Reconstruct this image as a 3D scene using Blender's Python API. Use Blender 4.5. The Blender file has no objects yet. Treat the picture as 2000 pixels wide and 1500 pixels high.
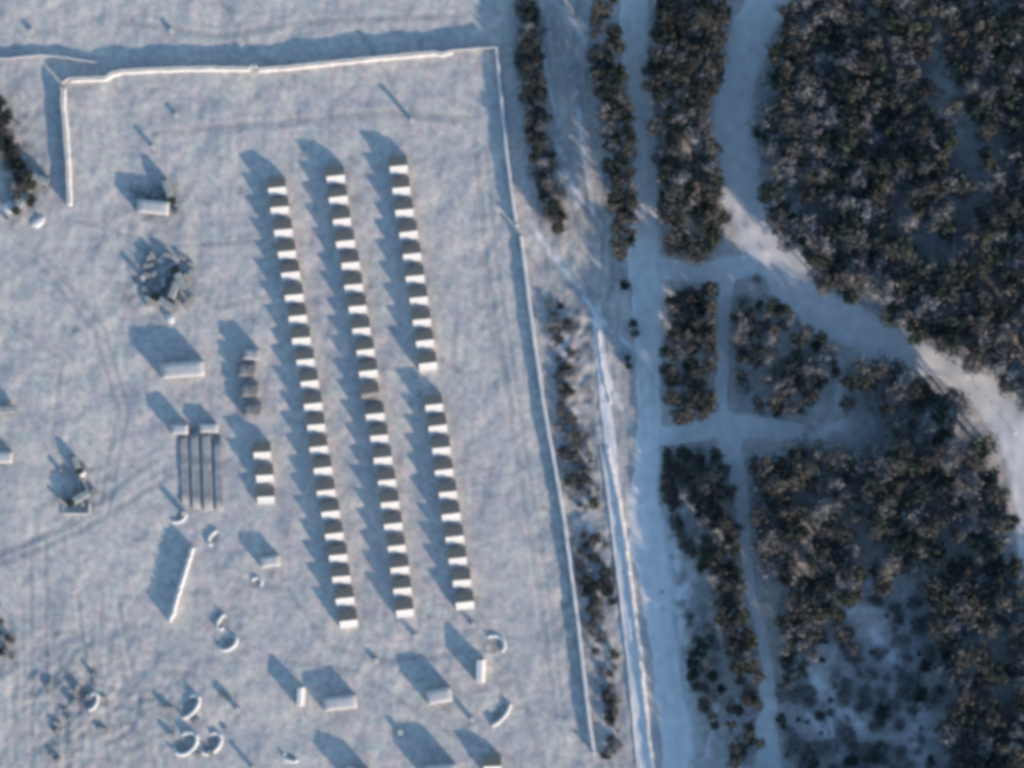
import bpy, math, random
import numpy as np
R = math.radians
S = 0.15                                    # metres per photograph pixel
def X(px): return (px-1000.0)*S
def Y(py): return (750.0-py)*S
random.seed(7); rng = np.random.default_rng(11)
sc = bpy.context.scene
C = sc.collection

# ------------------------------------------------------------------ camera, sky, sun, exposure
cam = bpy.data.objects.new('camera', bpy.data.cameras.new('camera')); C.objects.link(cam)
cam.location = (0, 0, 1600); cam.rotation_euler = (0, 0, 0)
cam.data.sensor_width = 36; cam.data.lens = 36*1600/300.0
cam.data.clip_start = 10; cam.data.clip_end = 9000
sc.camera = cam
ELEV, AZ = R(15), R(139)                    # azimuth clockwise from north (+Y); sun stands in the south-east
w = bpy.data.worlds.new('World'); sc.world = w; w.use_nodes = True
nt = w.node_tree; bg = nt.nodes['Background']
sky = nt.nodes.new('ShaderNodeTexSky'); sky.sky_type = 'NISHITA'; sky.sun_disc = False
sky.sun_elevation = ELEV; sky.sun_rotation = AZ
sky.ozone_density = 3.2; sky.dust_density = 0.3; sky.air_density = 1.2
nt.links.new(sky.outputs[0], bg.inputs[0]); bg.inputs[1].default_value = 0.15
sl = bpy.data.lights.new('sun', 'SUN'); sl.energy = 3.1; sl.angle = R(1.0); sl.color = (1.0, 0.83, 0.68)
so = bpy.data.objects.new('sun', sl); C.objects.link(so)
so.rotation_euler = (math.pi/2-ELEV, 0, math.pi-AZ)
so.location = (200, -230, 120)
sc.view_settings.view_transform = 'Standard'; sc.view_settings.look = 'None'
sc.view_settings.gamma = 1; sc.view_settings.exposure = 0.56
sc.render.engine = 'CYCLES'
sc.cycles.pixel_filter_type = 'BLACKMAN_HARRIS'; sc.cycles.filter_width = 4.4   # the soft optics of the satellite camera

# ------------------------------------------------------------------ materials
def mat(name, col, col2=None, scale=1.5, rough=0.9, detail=4, lo=0.35, hi=0.65, col3=None, scale3=0.2):
    m = bpy.data.materials.new(name); m.use_nodes = True
    n = m.node_tree.nodes; L = m.node_tree.links; b = n['Principled BSDF']
    b.inputs['Roughness'].default_value = rough
    b.inputs['Specular IOR Level'].default_value = 0.15
    tc = n.new('ShaderNodeTexCoord')
    nz = n.new('ShaderNodeTexNoise'); nz.inputs['Scale'].default_value = scale; nz.inputs['Detail'].default_value = detail
    L.new(tc.outputs['Object'], nz.inputs['Vector'])
    rp = n.new('ShaderNodeValToRGB'); rp.color_ramp.elements[0].position = lo; rp.color_ramp.elements[1].position = hi
    rp.color_ramp.elements[0].color = (*col, 1); rp.color_ramp.elements[1].color = (*(col2 or [c*0.8 for c in col]), 1)
    L.new(nz.outputs['Fac'], rp.inputs[0])
    L.new(rp.outputs[0], b.inputs['Base Color'])
    return m
M = {}
M['canvas_sunlit'] = mat('sunlit_canvas', (.80,.78,.74), (.66,.65,.63))  # south side of the tents: sunlight put into the canvas colour
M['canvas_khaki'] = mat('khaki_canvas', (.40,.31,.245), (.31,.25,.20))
M['canvas_dark'] = mat('dark_canvas', (.22,.20,.19), (.30,.30,.30))
M['canvas_old'] = mat('worn_canvas', (.17,.16,.155), (.36,.35,.34), scale=.7)
M['snow'] = mat('clean_snow', (.80,.79,.77), (.70,.69,.68), scale=.8)
M['crisp'] = mat('drifted_snow', (.86,.82,.76), (.74,.70,.65), scale=.5)
M['snow_grey'] = mat('settled_snow', (.68,.64,.59), (.54,.525,.52), scale=.5)
M['slush'] = mat('grey_slush', (.50,.49,.48), (.27,.27,.28), scale=.45)
M['concrete'] = mat('concrete', (.36,.34,.32), (.28,.27,.26))
M['grey_wall'] = mat('grey_cladding', (.22,.22,.22), (.16,.16,.17))
M['wood'] = mat('weathered_wood', (.13,.10,.07), (.08,.065,.05), scale=6)
M['green'] = mat('dull_green_paint', (.05,.06,.035), (.07,.075,.05), rough=.6)
M['tarp'] = mat('snowy_tarpaulin', (.50,.51,.50), (.25,.27,.25), scale=2)
M['glass'] = mat('dark_glass', (.03,.035,.04), rough=.15)
M['rubber'] = mat('rubber', (.03,.03,.03))
M['bark'] = mat('bark', (.10,.08,.06), (.06,.05,.04), scale=5)
M['pit_shade'] = mat('shaded_pit', (.30,.26,.22), (.45,.43,.41), scale=1.2)  # shade inside the berm rims, painted as a dark floor
def leafmat(name, a, b, c):
    """three twig colours; each clump of the crown takes its own from its place in the crown"""
    m = bpy.data.materials.new(name); m.use_nodes = True
    n = m.node_tree.nodes; L = m.node_tree.links; bs = n['Principled BSDF']
    bs.inputs['Roughness'].default_value = .95; bs.inputs['Specular IOR Level'].default_value = .05
    oi = n.new('ShaderNodeObjectInfo'); tc = n.new('ShaderNodeNewGeometry')
    nz = n.new('ShaderNodeTexNoise'); nz.inputs['Scale'].default_value = .16; nz.inputs['Detail'].default_value = 6
    L.new(tc.outputs['Position'], nz.inputs['Vector'])
    rp = n.new('ShaderNodeValToRGB'); cr = rp.color_ramp
    cr.elements[0].position = .36; cr.elements[0].color = (*a, 1)
    cr.elements[1].position = .64; cr.elements[1].color = (*c, 1)
    e = cr.elements.new(.5); e.color = (*b, 1)
    L.new(nz.outputs['Fac'], rp.inputs[0]); L.new(rp.outputs[0], bs.inputs['Base Color'])
    return m
M['twig_brown'] = leafmat('brown_twigs', (.075,.072,.065), (.12,.115,.10), (.20,.185,.165))
M['twig_green'] = leafmat('green_needles', (.045,.06,.058), (.075,.09,.07), (.12,.125,.09))
M['twig_grey'] = leafmat('frosty_twigs', (.15,.15,.15), (.23,.22,.215), (.36,.35,.34))

# ------------------------------------------------------------------ mesh helpers
class MB:
    def __init__(s): s.v = []; s.f = []
    def add(s, vs, fs):
        k = len(s.v); s.v += [tuple(p) for p in vs]; s.f += [tuple(i+k for i in f) for f in fs]; return s
    def box(s, x0, x1, y0, y1, z0, z1, top=0.0):
        t = top
        return s.add([(x0,y0,z0),(x1,y0,z0),(x1,y1,z0),(x0,y1,z0),(x0+t,y0+t,z1),(x1-t,y0+t,z1),(x1-t,y1-t,z1),(x0+t,y1-t,z1)],
                     [(0,3,2,1),(4,5,6,7),(0,1,5,4),(1,2,6,5),(2,3,7,6),(3,0,4,7)])
    def tube(s, p, q, r0, r1, n=7):
        p = np.array(p, float); q = np.array(q, float); d = q-p; d /= np.linalg.norm(d)
        a = np.cross(d, (0,0,1) if abs(d[2]) < .9 else (1,0,0)); a /= np.linalg.norm(a); b = np.cross(d, a)
        vs = []
        for c, r in ((p, r0), (q, r1)):
            for i in range(n):
                t = 2*math.pi*i/n; vs.append(c+r*(a*math.cos(t)+b*math.sin(t)))
        fs = [(i, (i+1) % n, n+(i+1) % n, n+i) for i in range(n)]+[tuple(range(n))[::-1], tuple(range(n, 2*n))]
        return s.add(vs, fs)
    def build(s, name, m, parent=None, smooth=False):
        me = bpy.data.meshes.new(name); me.from_pydata(s.v, [], s.f); me.update()
        if smooth: me.polygons.foreach_set('use_smooth', [True]*len(me.polygons))
        me.materials.append(M[m] if isinstance(m, str) else m)
        o = bpy.data.objects.new(name, me); C.objects.link(o)
        if parent: o.parent = parent
        return o
def tag(o, label=None, cat=None, group=None, kind=None):
    if label: o['label'] = label
    if cat: o['category'] = cat
    if group: o['group'] = group
    if kind: o['kind'] = kind
    return o
def empty(name, loc, rz=0.0):
    o = bpy.data.objects.new(name, None); C.objects.link(o); o.location = loc; o.rotation_euler = (0, 0, rz)
    o.empty_display_size = .5
    return o
KIDS = {}
def copy_tree(o, parent=None):
    c = o.copy(); C.objects.link(c)
    if parent: c.parent = parent
    for ch in list(o.children): copy_tree(ch, c)
    return c
def ordn(i):
    return ['first','second','third','fourth','fifth','sixth','seventh','eighth','ninth','tenth','eleventh','twelfth','thirteenth',
     'fourteenth','fifteenth','sixteenth','seventeenth','eighteenth','nineteenth','twentieth','twenty-first'][i]

# ------------------------------------------------------------------ the ground: one sheet, dense under the picture and stretching to the horizon
def axis(half, step):
    a = list(np.arange(-half, half+1e-6, step)); e = []; d = step; x = half
    while x < 4000: d *= 1.35; x += d; e.append(x)
    return np.array([-q for q in e[::-1]]+a+e)
gx, gy = axis(168, .45), axis(130, .45)
GX, GY = np.meshgrid(gx, gy)
PX = GX/S+1000; PY = 750-GY/S                # only to sketch the site plan in the map's own grid
def smooth_noise(scale_x, scale_y, seed, n=512, ext=360.0):
    """band-limited noise sampled over the site (metres)"""
    r = np.random.default_rng(seed); g = r.normal(size=(n, n))
    fx = np.fft.fftfreq(n, ext/n); fy = np.fft.fftfreq(n, ext/n)
    FX, FY = np.meshgrid(fx, fy)
    k = np.exp(-.5*((FX*scale_x)**2+(FY*scale_y)**2)*4)
    g = np.real(np.fft.ifft2(np.fft.fft2(g)*k)); g /= g.std()
    u = ((GX+ext/2)/ext*n) % n; v = ((GY+ext/2)/ext*n) % n
    iu = u.astype(int); iv = v.astype(int); fu = u-iu; fv = v-iv
    a = g[iv % n, iu % n]; b = g[iv % n, (iu+1) % n]; c = g[(iv+1) % n, iu % n]; d = g[(iv+1) % n, (iu+1) % n]
    return a*(1-fu)*(1-fv)+b*fu*(1-fv)+c*(1-fu)*fv+d*fu*fv
def sstep(x): x = np.clip(x, 0, 1); return x*x*(3-2*x)
def dist_poly(pts):
    """distance in plan pixels to a polyline"""
    best = np.full(PX.shape, 1e9)
    for (x0, y0), (x1, y1) in zip(pts[:-1], pts[1:]):
        dx, dy = x1-x0, y1-y0; t = np.clip(((PX-x0)*dx+(PY-y0)*dy)/(dx*dx+dy*dy), 0, 1)
        best = np.minimum(best, np.hypot(PX-x0-t*dx, PY-y0-t*dy))
    return best
def inside(poly, x, y):
    r = np.zeros(np.shape(x), bool); n = len(poly)
    for i in range(n):
        (x0, y0), (x1, y1) = poly[i], poly[(i+1) % n]
        if y0 == y1: continue
        c = ((y0 > y) != (y1 > y)) & (x < (x1-x0)*(y-y0)/(y1-y0)+x0); r ^= c
    return r
fade = np.exp(-((np.maximum(0, np.abs(GX)-165)/60)**2+(np.maximum(0, np.abs(GY)-128)/60)**2))
Z = .10*smooth_noise(6, 6, 1)+.032*smooth_noise(2.4, 2.4, 2)+.030*smooth_noise(1.6, 6, 3)+.09*smooth_noise(18, 18, 4)
# wheel tracks, ruts and trampled lanes (plan pixels, half width, depth)
tracks = [
 ([(60,500),(180,640),(230,800),(190,1000)], 4, .05), ([(80,495),(200,635),(250,800),(210,1000)], 4, .05), ([(150,430),(330,480),(520,470)], 4, .04),
 ([(420,1120),(560,1150),(640,1260),(760,1290),(940,1270)], 6, .06), ([(560,1290),(700,1310),(860,1420),(1000,1480)], 5, .05), ([(930,300),(945,480),(980,700),(1010,900),(1050,1150),(1085,1400)], 5, .05),
 ([(950,300),(965,480),(1000,700),(1030,900),(1070,1150),(1100,1400)], 4, .04), ([(300,260),(520,240),(760,220),(930,230)], 7, .06), ([(0,620),(120,700),(100,860),(150,950)], 5, .06),
 ([(230,1180),(260,1320),(300,1500)], 5, .08), ([(90,1140),(110,1300),(100,1500)], 7, .09), ([(140,1340),(220,1380),(300,1360)], 6, .08), ([(240,40),(420,70),(620,40),(900,30)], 6, .05),
 ([(1060,40),(1090,250),(1130,480)], 4, .09), ([(1085,20),(1115,240),(1160,500)], 4, .09), ([(1130,120),(1160,330),(1200,520)], 4, .08), ([(1195,620),(1220,800),(1235,1000)], 4, .07),
 ([(60,1050),(62,1500)], 5, .05), ([(88,1050),(90,1500)], 4, .05), ([(0,1080),(120,1030),(300,900)], 6, .05),
 ([(0,1100),(140,1045),(330,930)], 5, .05), ([(1080,0),(1130,60),(1160,110)], 9, .09), ([(1050,0),(1075,200),(1110,420),(1190,600)], 6, .08),
 ([(1110,0),(1130,200),(1140,400),(1230,560)], 6, .08), ([(1030,440),(1100,520),(1160,600),(1240,690)], 6, .1),
 ([(1010,470),(1080,560),(1150,690),(1180,850)], 6, .09), ([(150,1160),(165,1290)], 4, .1), ([(980,430),(940,500),(960,640),(1000,800)], 7, .06),
 ([(430,0),(500,110),(640,180)], 6, .05), ([(700,60),(760,150),(790,240)], 5, .05), ([(200,430),(420,600),(520,580)], 6, .04),
 ([(1420,640),(1415,800),(1450,1000),(1480,1250),(1510,1330)], 10, .10), ([(940,1200),(1010,1330),(1060,1500)], 8, .04),
 ([(200,1160),(190,1300),(230,1500)], 5, .06), ([(20,1200),(30,1500)], 6, .07), ([(120,1250),(130,1500)], 6, .07)]
for pts, hw, dep in tracks:
    d = dist_poly(pts); Z += -dep*np.exp(-(d/hw)**2)+dep*.7*np.exp(-((d-hw*2)/(hw*.8))**2)
# churned snow, lower left and around the work yard
churn = np.zeros(PX.shape)
for (cx, cy, rx, ry, a) in [(130,1380,110,150,1),(300,1380,90,120,.6),(300,560,70,70,1.1),(310,400,60,50,.9),(30,330,60,120,1),(160,950,60,60,.8),
                            (1140,1000,60,420,1.1),(1130,650,60,120,.8),(960,1300,60,90,.5),(1690,1380,140,160,1.2),(440,1210,60,110,.5),(1330,1150,90,230,.9)]:
    churn += a*np.exp(-((PX-cx)/rx)**2-((PY-cy)/ry)**2)
Z += churn*(.095*smooth_noise(1.7, 1.9, 8)+.08*smooth_noise(2.6, 3.0, 9))
# the graded lane east of the wall and its crest
crest = [(1185,870),(1205,960),(1222,1060),(1235,1160),(1250,1280),(1262,1390),(1275,1500),(1290,1620)]
cd = dist_poly(crest)
Z += .35*np.exp(-(cd/26)**2)
Z += ((PX > 1010+.11*PY) & (PX < 1250))*(.06*smooth_noise(1.2,9,45))
Z *= fade
Z[:] = np.where(np.isfinite(Z), Z, 0)
def ground_z(x, y):
    i = np.clip(np.searchsorted(gx, x)-1, 0, len(gx)-2); j = np.clip(np.searchsorted(gy, y)-1, 0, len(gy)-2)
    fu = (x-gx[i])/(gx[i+1]-gx[i]); fv = (y-gy[j])/(gy[j+1]-gy[j])
    return float(Z[j,i]*(1-fu)*(1-fv)+Z[j,i+1]*fu*(1-fv)+Z[j+1,i]*(1-fu)*fv+Z[j+1,i+1]*fu*fv)

# woods (plan polygons): name, polygon, spacing m, height range, crown radius range, kind weights (brown, green, frosty), where
GLADES = [(1840,160,42,75),(1885,290,34,60),(1885,400,40,30),(1700,1060,35,22),(1650,830,60,50),(1850,1080,22,40),(1890,1250,22,28),(1345,290,40,12),(1345,430,18,34),(1300,240,12,60),
 (1350,700,45,12),(1345,1020,25,30),(1195,300,14,14),(1175,90,20,10),(1760,420,22,40),(1930,560,30,30),(1800,640,18,22),(1620,180,14,22),(1710,990,18,14),(1780,930,14,30),(1600,1040,16,14),(1950,1350,20,30),(1150,760,30,60),(1160,1010,30,40),(1190,1230,20,60),(1540,690,24,20),(1480,740,18,30)]
_g = random.Random(99)
for _i in range(46):
    _a = _g.uniform(1500, 1990); _b = _g.uniform(60, 1450); _r = _g.uniform(9, 22)
    if math.hypot(_a-1700, _b-690) > 60 and not (_a < 1840 and 690 < _b < 860): GLADES.append((_a, _b, _r*_g.uniform(.6, 1), _r*_g.uniform(1, 1.8)))
WOODS = [
 ('strip_a', [(1150,0),(1200,0),(1212,130),(1232,270),(1240,420),(1232,490),(1205,500),(1195,420),(1180,270),(1158,130)], 2.9, (9,12), (1.7,2.7), (5,2,2), 'in the narrow tree belt between the two snow tracks at the top'),
 ('strip_b', [(1290,-20),(1420,-20),(1415,60),(1400,150),(1378,240),(1395,320),(1412,420),(1400,490),(1330,508),(1295,470),(1285,300),(1268,150)], 3.0, (8.5,11), (1.9,3.2), (6,3,2), 'in the tree belt along the west side of the curved road'),
 ('strip_c', [(1002,-20),(1040,-20),(1060,130),(1068,250),(1082,350),(1105,460),(1085,470),(1055,400),(1035,260),(1018,150)], 2.4, (3,6), (1.4,2.6), (5,2,3), 'in the thin hedge just outside the camp wall'),
 ('wood_d', [(1550,-30),(2060,-30),(2060,860),(1960,760),(1850,690),(1700,610),(1590,560),(1530,480),(1490,380),(1480,250),(1500,120)], 4.3, (10,13.5), (2.2,4.4), (5,3,5), 'in the dense wood inside the bend of the curved road'),
 ('blob_e', [(1315,562),(1395,558),(1402,650),(1408,760),(1375,825),(1320,825),(1290,770),(1302,650)], 3.0, (7,11), (1.8,2.7), (6,3,1), 'on the oval island of trees between the tracks'),
 ('wood_f', [(1432,590),(1480,572),(1560,625),(1640,690),(1625,740),(1560,820),(1500,815),(1445,770),(1425,650)], 3.3, (6,10), (1.6,2.7), (4,3,6), 'in the thin triangular copse below the road fork'),
 ('wood_g', [(1655,705),(1760,715),(1850,760),(1930,850),(1965,980),(1980,1130),(2060,1250),(2060,1560),(1860,1560),(1830,1300),(1810,1150),(1700,1150),(1620,1200),(1540,1190),(1490,1080),(1465,980),(1470,900),(1560,870),(1650,800)], 4.3, (10,14), (2.2,4.4), (5,4,5), 'in the lower wood south of the curved road'),
 ('strip_h', [(1300,882),(1405,880),(1432,960),(1450,1080),(1478,1200),(1490,1330),(1450,1375),(1420,1260),(1385,1130),(1320,1040),(1300,960)], 3.2, (6,12), (1.7,2.8), (6,3,2), 'in the tree belt along the narrow path'),
 ('strip_i', [(1340,1200),(1395,1210),(1410,1330),(1400,1440),(1370,1400),(1340,1300)], 3.6, (4,9), (1.4,2.2), (4,2,4), 'in the small stand of scrub near the bottom edge'),
 ('strip_k', [(1420,1370),(1480,1340),(1490,1470),(1430,1500)], 3.8, (6,12), (1.6,2.4), (5,3,2), 'beside the path at the bottom edge'),
 ('open_j', [(1530,1190),(1810,1160),(1840,1300),(1860,1520),(1530,1520),(1520,1350)], 4.5, (1.0,3.4), (.7,2.9), (2,1,9), 'scattered in the snowy clearing at the lower right'),
 ('strip_m', [(1520,1185),(1605,1185),(1592,1260),(1560,1340),(1528,1370)], 3.4, (6,9), (1.5,2.4), (4,2,6), 'in the ragged brush between footpath and clearing'),
 ('hedge_l', [(-20,160),(8,180),(30,260),(62,350),(70,400),(45,395),(10,320),(-20,290)], 2.4, (3,6), (1.3,2.0), (5,4,1), 'in the dark hedge at the upper left edge'),
 ('left_l', [(-20,1180),(15,1190),(25,1290),(-20,1330)], 3.6, (1.5,3), (1,1.6), (4,3,3), 'in the scrub at the lower left edge'),
 ('verge', [(1070,580),(1105,590),(1155,860),(1182,1030),(1198,1160),(1208,1360),(1220,1490),(1180,1490),(1160,1260),(1130,1080),(1102,900),(1078,720)], 2.9, (.8,2.6), (.8,2.3), (4,2,7), 'in the rough verge between the camp wall and the outer lane'),
]
litter = np.zeros(PX.shape)
for nm, poly, *_ in WOODS:
    sel = (np.abs(PX-1000) < 1150) & (np.abs(PY-750) < 900)
    m = np.zeros(PX.shape); m[sel] = inside(poly, PX[sel]+8*smooth_noise(3,3,21)[sel], PY[sel]+8*smooth_noise(3,3,22)[sel])
    wgt = {'open_j': .34, 'wood_f': .6, 'verge': .35, 'strip_i': .7, 'left_l': .5, 'strip_c': .8}.get(nm, 1.0)
    litter = np.maximum(litter, m*wgt)
lit_n = smooth_noise(2.4, 2.4, 31)
for (cx, cy, rx, ry) in GLADES:   # snowy glades left open in the woods
    litter *= 1-.75*np.exp(-((PX-cx)/rx)**2-((PY-cy)/ry)**2)
litter = np.clip(litter*(.92+.22*lit_n), 0, 1)
dirt = np.clip(.34*churn*(1+.8*smooth_noise(2.5,2.5,41)), 0, 1)
dirt = np.maximum(dirt, np.clip(.20*(smooth_noise(3.6,3.0,42)-.5)+.24*(smooth_noise(1.5,1.7,43)-1.2), 0, .6))
lane = ((PX > 1000+.11*PY) & (PX < 1270)).astype(float)
dirt = np.maximum(dirt, lane*np.clip(.14+.26*smooth_noise(1.3,10,44), 0, .7))
for pts, hw, dep in tracks:
    dirt = np.maximum(dirt, .34*np.exp(-(dist_poly(pts)/hw)**2))
fresh = np.zeros(PX.shape)      # clean snow thrown up in lines beside the wheel tracks
for pts, hw in [([(1075,-10),(1100,20),(1130,60),(1150,95)],5),([(1105,330),(1118,360),(1130,400)],8),([(1085,270),(1100,310)],7),([(1140,580),(1165,615),(1200,650),(1245,690)],4),
   ([(1040,440),(1080,500),(1130,560)],6),([(1165,640),(1175,700),(1200,770),(1230,830)],5),([(1050,60),(1075,180),(1100,280)],4),([(1125,180),(1140,300),(1160,420)],4),
   ([(1090,600),(1100,650),(1105,700)],9),([(1095,770),(1120,800),(1130,825)],5),([(1135,880),(1150,900)],6),([(1140,1010),(1155,1040)],6),([(1145,1170),(1150,1220),(1165,1260)],6),
   ([(1185,1420),(1200,1440)],8),([(1400,1380),(1380,1480)],5),([(1530,1250),(1600,1330),(1640,1480)],7),([(1640,1200),(1740,1180),(1760,1300)],9),([(1580,1400),(1640,1460)],7),
   ([(1830,90),(1835,150),(1870,200),(1880,260)],16),([(1470,650),(1560,700),(1600,800)],8),([(1430,700),(1480,720)],7),([(1640,700),(1635,800)],9),([(1560,870),(1640,830)],14),([(1312,985),(1325,1150),(1330,1500)],24),([(1395,1190),(1430,1300)],9),([(1700,1230),(1790,1350),(1800,1480)],14),([(1560,1300),(1680,1420)],14)]:
    fresh = np.maximum(fresh, np.exp(-(dist_poly(pts)/hw)**2))
fresh = np.clip(fresh*(.75+.5*smooth_noise(2,2,51)), 0, 1)
ny, nx = GX.shape
me = bpy.data.meshes.new('snowy_ground')
me.vertices.add(nx*ny); me.vertices.foreach_set('co', np.stack([GX, GY, Z], -1).astype(np.float32).ravel())
idx = np.arange(nx*ny).reshape(ny, nx)
q = np.stack([idx[:-1,:-1], idx[:-1,1:], idx[1:,1:], idx[1:,:-1]], -1).reshape(-1, 4)
me.loops.add(q.size); me.loops.foreach_set('vertex_index', q.ravel().astype(np.int32))
me.polygons.add(len(q)); me.polygons.foreach_set('loop_start', np.arange(0, q.size, 4, dtype=np.int32))
me.polygons.foreach_set('use_smooth', np.ones(len(q), bool))
me.update()
at = me.color_attributes.new('cover', 'FLOAT_COLOR', 'POINT')
at.data.foreach_set('color', np.stack([litter, dirt, fresh, litter*0+1], -1).astype(np.float32).ravel())
gm = bpy.data.materials.new('trodden_snow'); gm.use_nodes = True
n = gm.node_tree.nodes; L = gm.node_tree.links; b = n['Principled BSDF']
b.inputs['Roughness'].default_value = .95; b.inputs['Specular IOR Level'].default_value = .1
ca = n.new('ShaderNodeVertexColor'); ca.layer_name = 'cover'; sp = n.new('ShaderNodeSeparateColor'); L.new(ca.outputs[0], sp.inputs[0])
tc = n.new('ShaderNodeTexCoord')
def nz(scale, detail, rough=.55):
    t = n.new('ShaderNodeTexNoise'); t.inputs['Scale'].default_value = scale; t.inputs['Detail'].default_value = detail
    t.inputs['Roughness'].default_value = rough; L.new(tc.outputs['Object'], t.inputs['Vector']); return t
def ramp(src, p0, c0, p1, c1):
    r = n.new('ShaderNodeValToRGB'); r.color_ramp.elements[0].position = p0; r.color_ramp.elements[0].color = (*c0, 1)
    r.color_ramp.elements[1].position = p1; r.color_ramp.elements[1].color = (*c1, 1); L.new(src, r.inputs[0]); return r
def mix(fac, a, bb):
    m = n.new('ShaderNodeMix'); m.data_type = 'RGBA'
    L.new(fac, m.inputs['Factor']) if not isinstance(fac, float) else None
    L.new(a, m.inputs['A']); L.new(bb, m.inputs['B']); return m
snowc = ramp(nz(.07, 7, .65).outputs['Fac'], .36, (.56,.535,.53), .62, (.74,.68,.60))
n2 = ramp(nz(.5, 5, .65).outputs['Fac'], .38, (1.06,1.06,1.05), .66, (.74,.745,.76))
mu = n.new('ShaderNodeMix'); mu.data_type = 'RGBA'; mu.blend_type = 'MULTIPLY'; mu.inputs['Factor'].default_value = 1
L.new(snowc.outputs[0], mu.inputs['A']); L.new(n2.outputs[0], mu.inputs['B'])
dirtc = ramp(nz(.7, 5).outputs['Fac'], .4, (.17,.165,.16), .65, (.36,.355,.36))
litc = ramp(nz(.45, 7, .7).outputs['Fac'], .34, (.14,.135,.13), .60, (.62,.62,.63))
m1 = mix(sp.outputs[1], mu.outputs['Result'], dirtc.outputs[0])
m2 = mix(sp.outputs[0], m1.outputs['Result'], litc.outputs[0])
frc = ramp(nz(.8, 4).outputs['Fac'], .4, (.86,.84,.82), .7, (.78,.77,.76))
hue = ramp(nz(.22, 5, .7).outputs['Fac'], .36, (1.05,.97,1.0), .64, (.94,1.02,.99))
hue.color_ramp.elements.new(.5).color = (1,1,1,1)
mh = n.new('ShaderNodeMix'); mh.data_type = 'RGBA'; mh.blend_type = 'MULTIPLY'; mh.inputs['Factor'].default_value = 1
L.new(m2.outputs['Result'], mh.inputs['A']); L.new(hue.outputs[0], mh.inputs['B']); m2 = mh
m3 = mix(sp.outputs[2], m2.outputs['Result'], frc.outputs[0])
L.new(m3.outputs['Result'], b.inputs['Base Color'])
bp = n.new('ShaderNodeBump'); bp.inputs['Distance'].default_value = .05; bp.inputs['Strength'].default_value = .25
L.new(nz(1.1, 4).outputs['Fac'], bp.inputs['Height']); L.new(bp.outputs[0], b.inputs['Normal'])
me.materials.append(gm)
g = bpy.data.objects.new('snowy_ground', me); C.objects.link(g); tag(g, kind='structure', label='wide snow covered ground with tracks and trampled patches')

# ------------------------------------------------------------------ roads: thin sheets laid over the snow
def ribbon(name, pts, widths, m, dz=.05, sub=8):
    P = np.array([(X(a), Y(bb)) for a, bb in pts], float); Wd = np.array(widths, float)*S/2
    # Catmull-Rom
    Q = []; W2 = []
    for i in range(len(P)-1):
        p0, p1, p2, p3 = P[max(i-1,0)], P[i], P[i+1], P[min(i+2,len(P)-1)]
        for k in range(sub):
            t = k/sub
            Q.append(.5*((2*p1)+(-p0+p2)*t+(2*p0-5*p1+4*p2-p3)*t*t+(-p0+3*p1-3*p2+p3)*t**3)); W2.append(Wd[i]*(1-t)+Wd[i+1]*t)
    Q.append(P[-1]); W2.append(Wd[-1]); Q = np.array(Q); T = np.gradient(Q, axis=0); T /= np.linalg.norm(T, axis=1)[:, None]
    N = np.stack([-T[:,1], T[:,0]], 1); K = 13; v = []; f = []
    for i, (c, nn, ww) in enumerate(zip(Q, N, W2)):
        for k in range(K):
            s = -1+2*k/(K-1); jit = 1+abs(s)*(.09*math.sin(i*.83+(1 if s > 0 else 4))+.08*math.sin(i*2.17+(2 if s > 0 else 0)))
            p = c+nn*ww*s*jit
            rut = -.05*math.exp(-((abs(s)-.4)/.12)**2)+.035*math.exp(-((abs(s)-.8)/.14)**2) if abs(s) < .99 else -.25
            v.append((p[0], p[1], ground_z(p[0], p[1])+dz+rut+.05+.03*math.sin(i*.9+k*2.1)+.03*math.sin(i*.37-k*1.3)))
    for i in range(len(Q)-1):
        for k in range(K-1):
            a = i*K+k; f.append((a, a+1, a+K+1, a+K)) if True else None
    mb = MB(); mb.add(v, [ff[::-1] for ff in f]); o = mb.build(name, m, smooth=True)
    me = o.data; me.update()
    if me.polygons[0].normal.z < 0: me.flip_normals()
    tag(o, kind='structure'); return o
M['road'] = mat('packed_snow', (.89,.87,.84), (.70,.69,.68), scale=.30, lo=.3, hi=.72, detail=8)
r = ribbon('road', [(1560,-60),(1500,10),(1450,110),(1430,230),(1440,330),(1475,430),(1530,520),(1600,600),(1700,655),(1800,695),(1880,735),(1950,800),(1990,870),(2010,960),(2020,1100)],
           [85,85,82,84,86,90,92,92,80,60,55,70,80,75,70], 'road', dz=.15)
tag(r, 'pale curved snow road sweeping round the wood')
r = ribbon('path', [(1245,-40),(1240,60),(1250,170),(1262,280),(1262,380),(1258,480),(1265,600),(1268,720),(1268,850),(1262,960),(1268,1060),(1290,1200),(1310,1350),(1330,1520)],
           [60,60,52,48,48,66,66,50,50,62,80,60,60,70], 'road', dz=0.11)
tag(r, 'straight snow path running top to bottom between the tree belts')
r = ribbon('path', [(1275,515),(1340,530),(1420,525),(1480,510)], [45,45,50,50], 'road', dz=0.08); tag(r, 'short snow link between straight path and curved road')
r = ribbon('path', [(1420,540),(1413,640),(1412,720),(1408,800),(1425,870),(1447,960),(1456,1060),(1468,1160),(1490,1250),(1500,1330),(1498,1420),(1500,1520)],
           [34,24,24,30,52,30,22,20,22,30,44,60], 'road', dz=0.09); tag(r, 'narrow snow footpath winding down beside the lower wood')
r = ribbon('path', [(1275,850),(1340,848),(1410,830),(1490,835),(1570,845)], [40,42,56,50,30], 'road', dz=0.07); tag(r, 'snowy crossing lane south of the oval tree island')
r = ribbon('lane', [(1165,600),(1175,720),(1190,860),(1198,960),(1212,1080),(1226,1200),(1240,1320),(1252,1420),(1266,1540)], [18,22,26,30,32,32,34,34,34], 'road', dz=.04)
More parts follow.
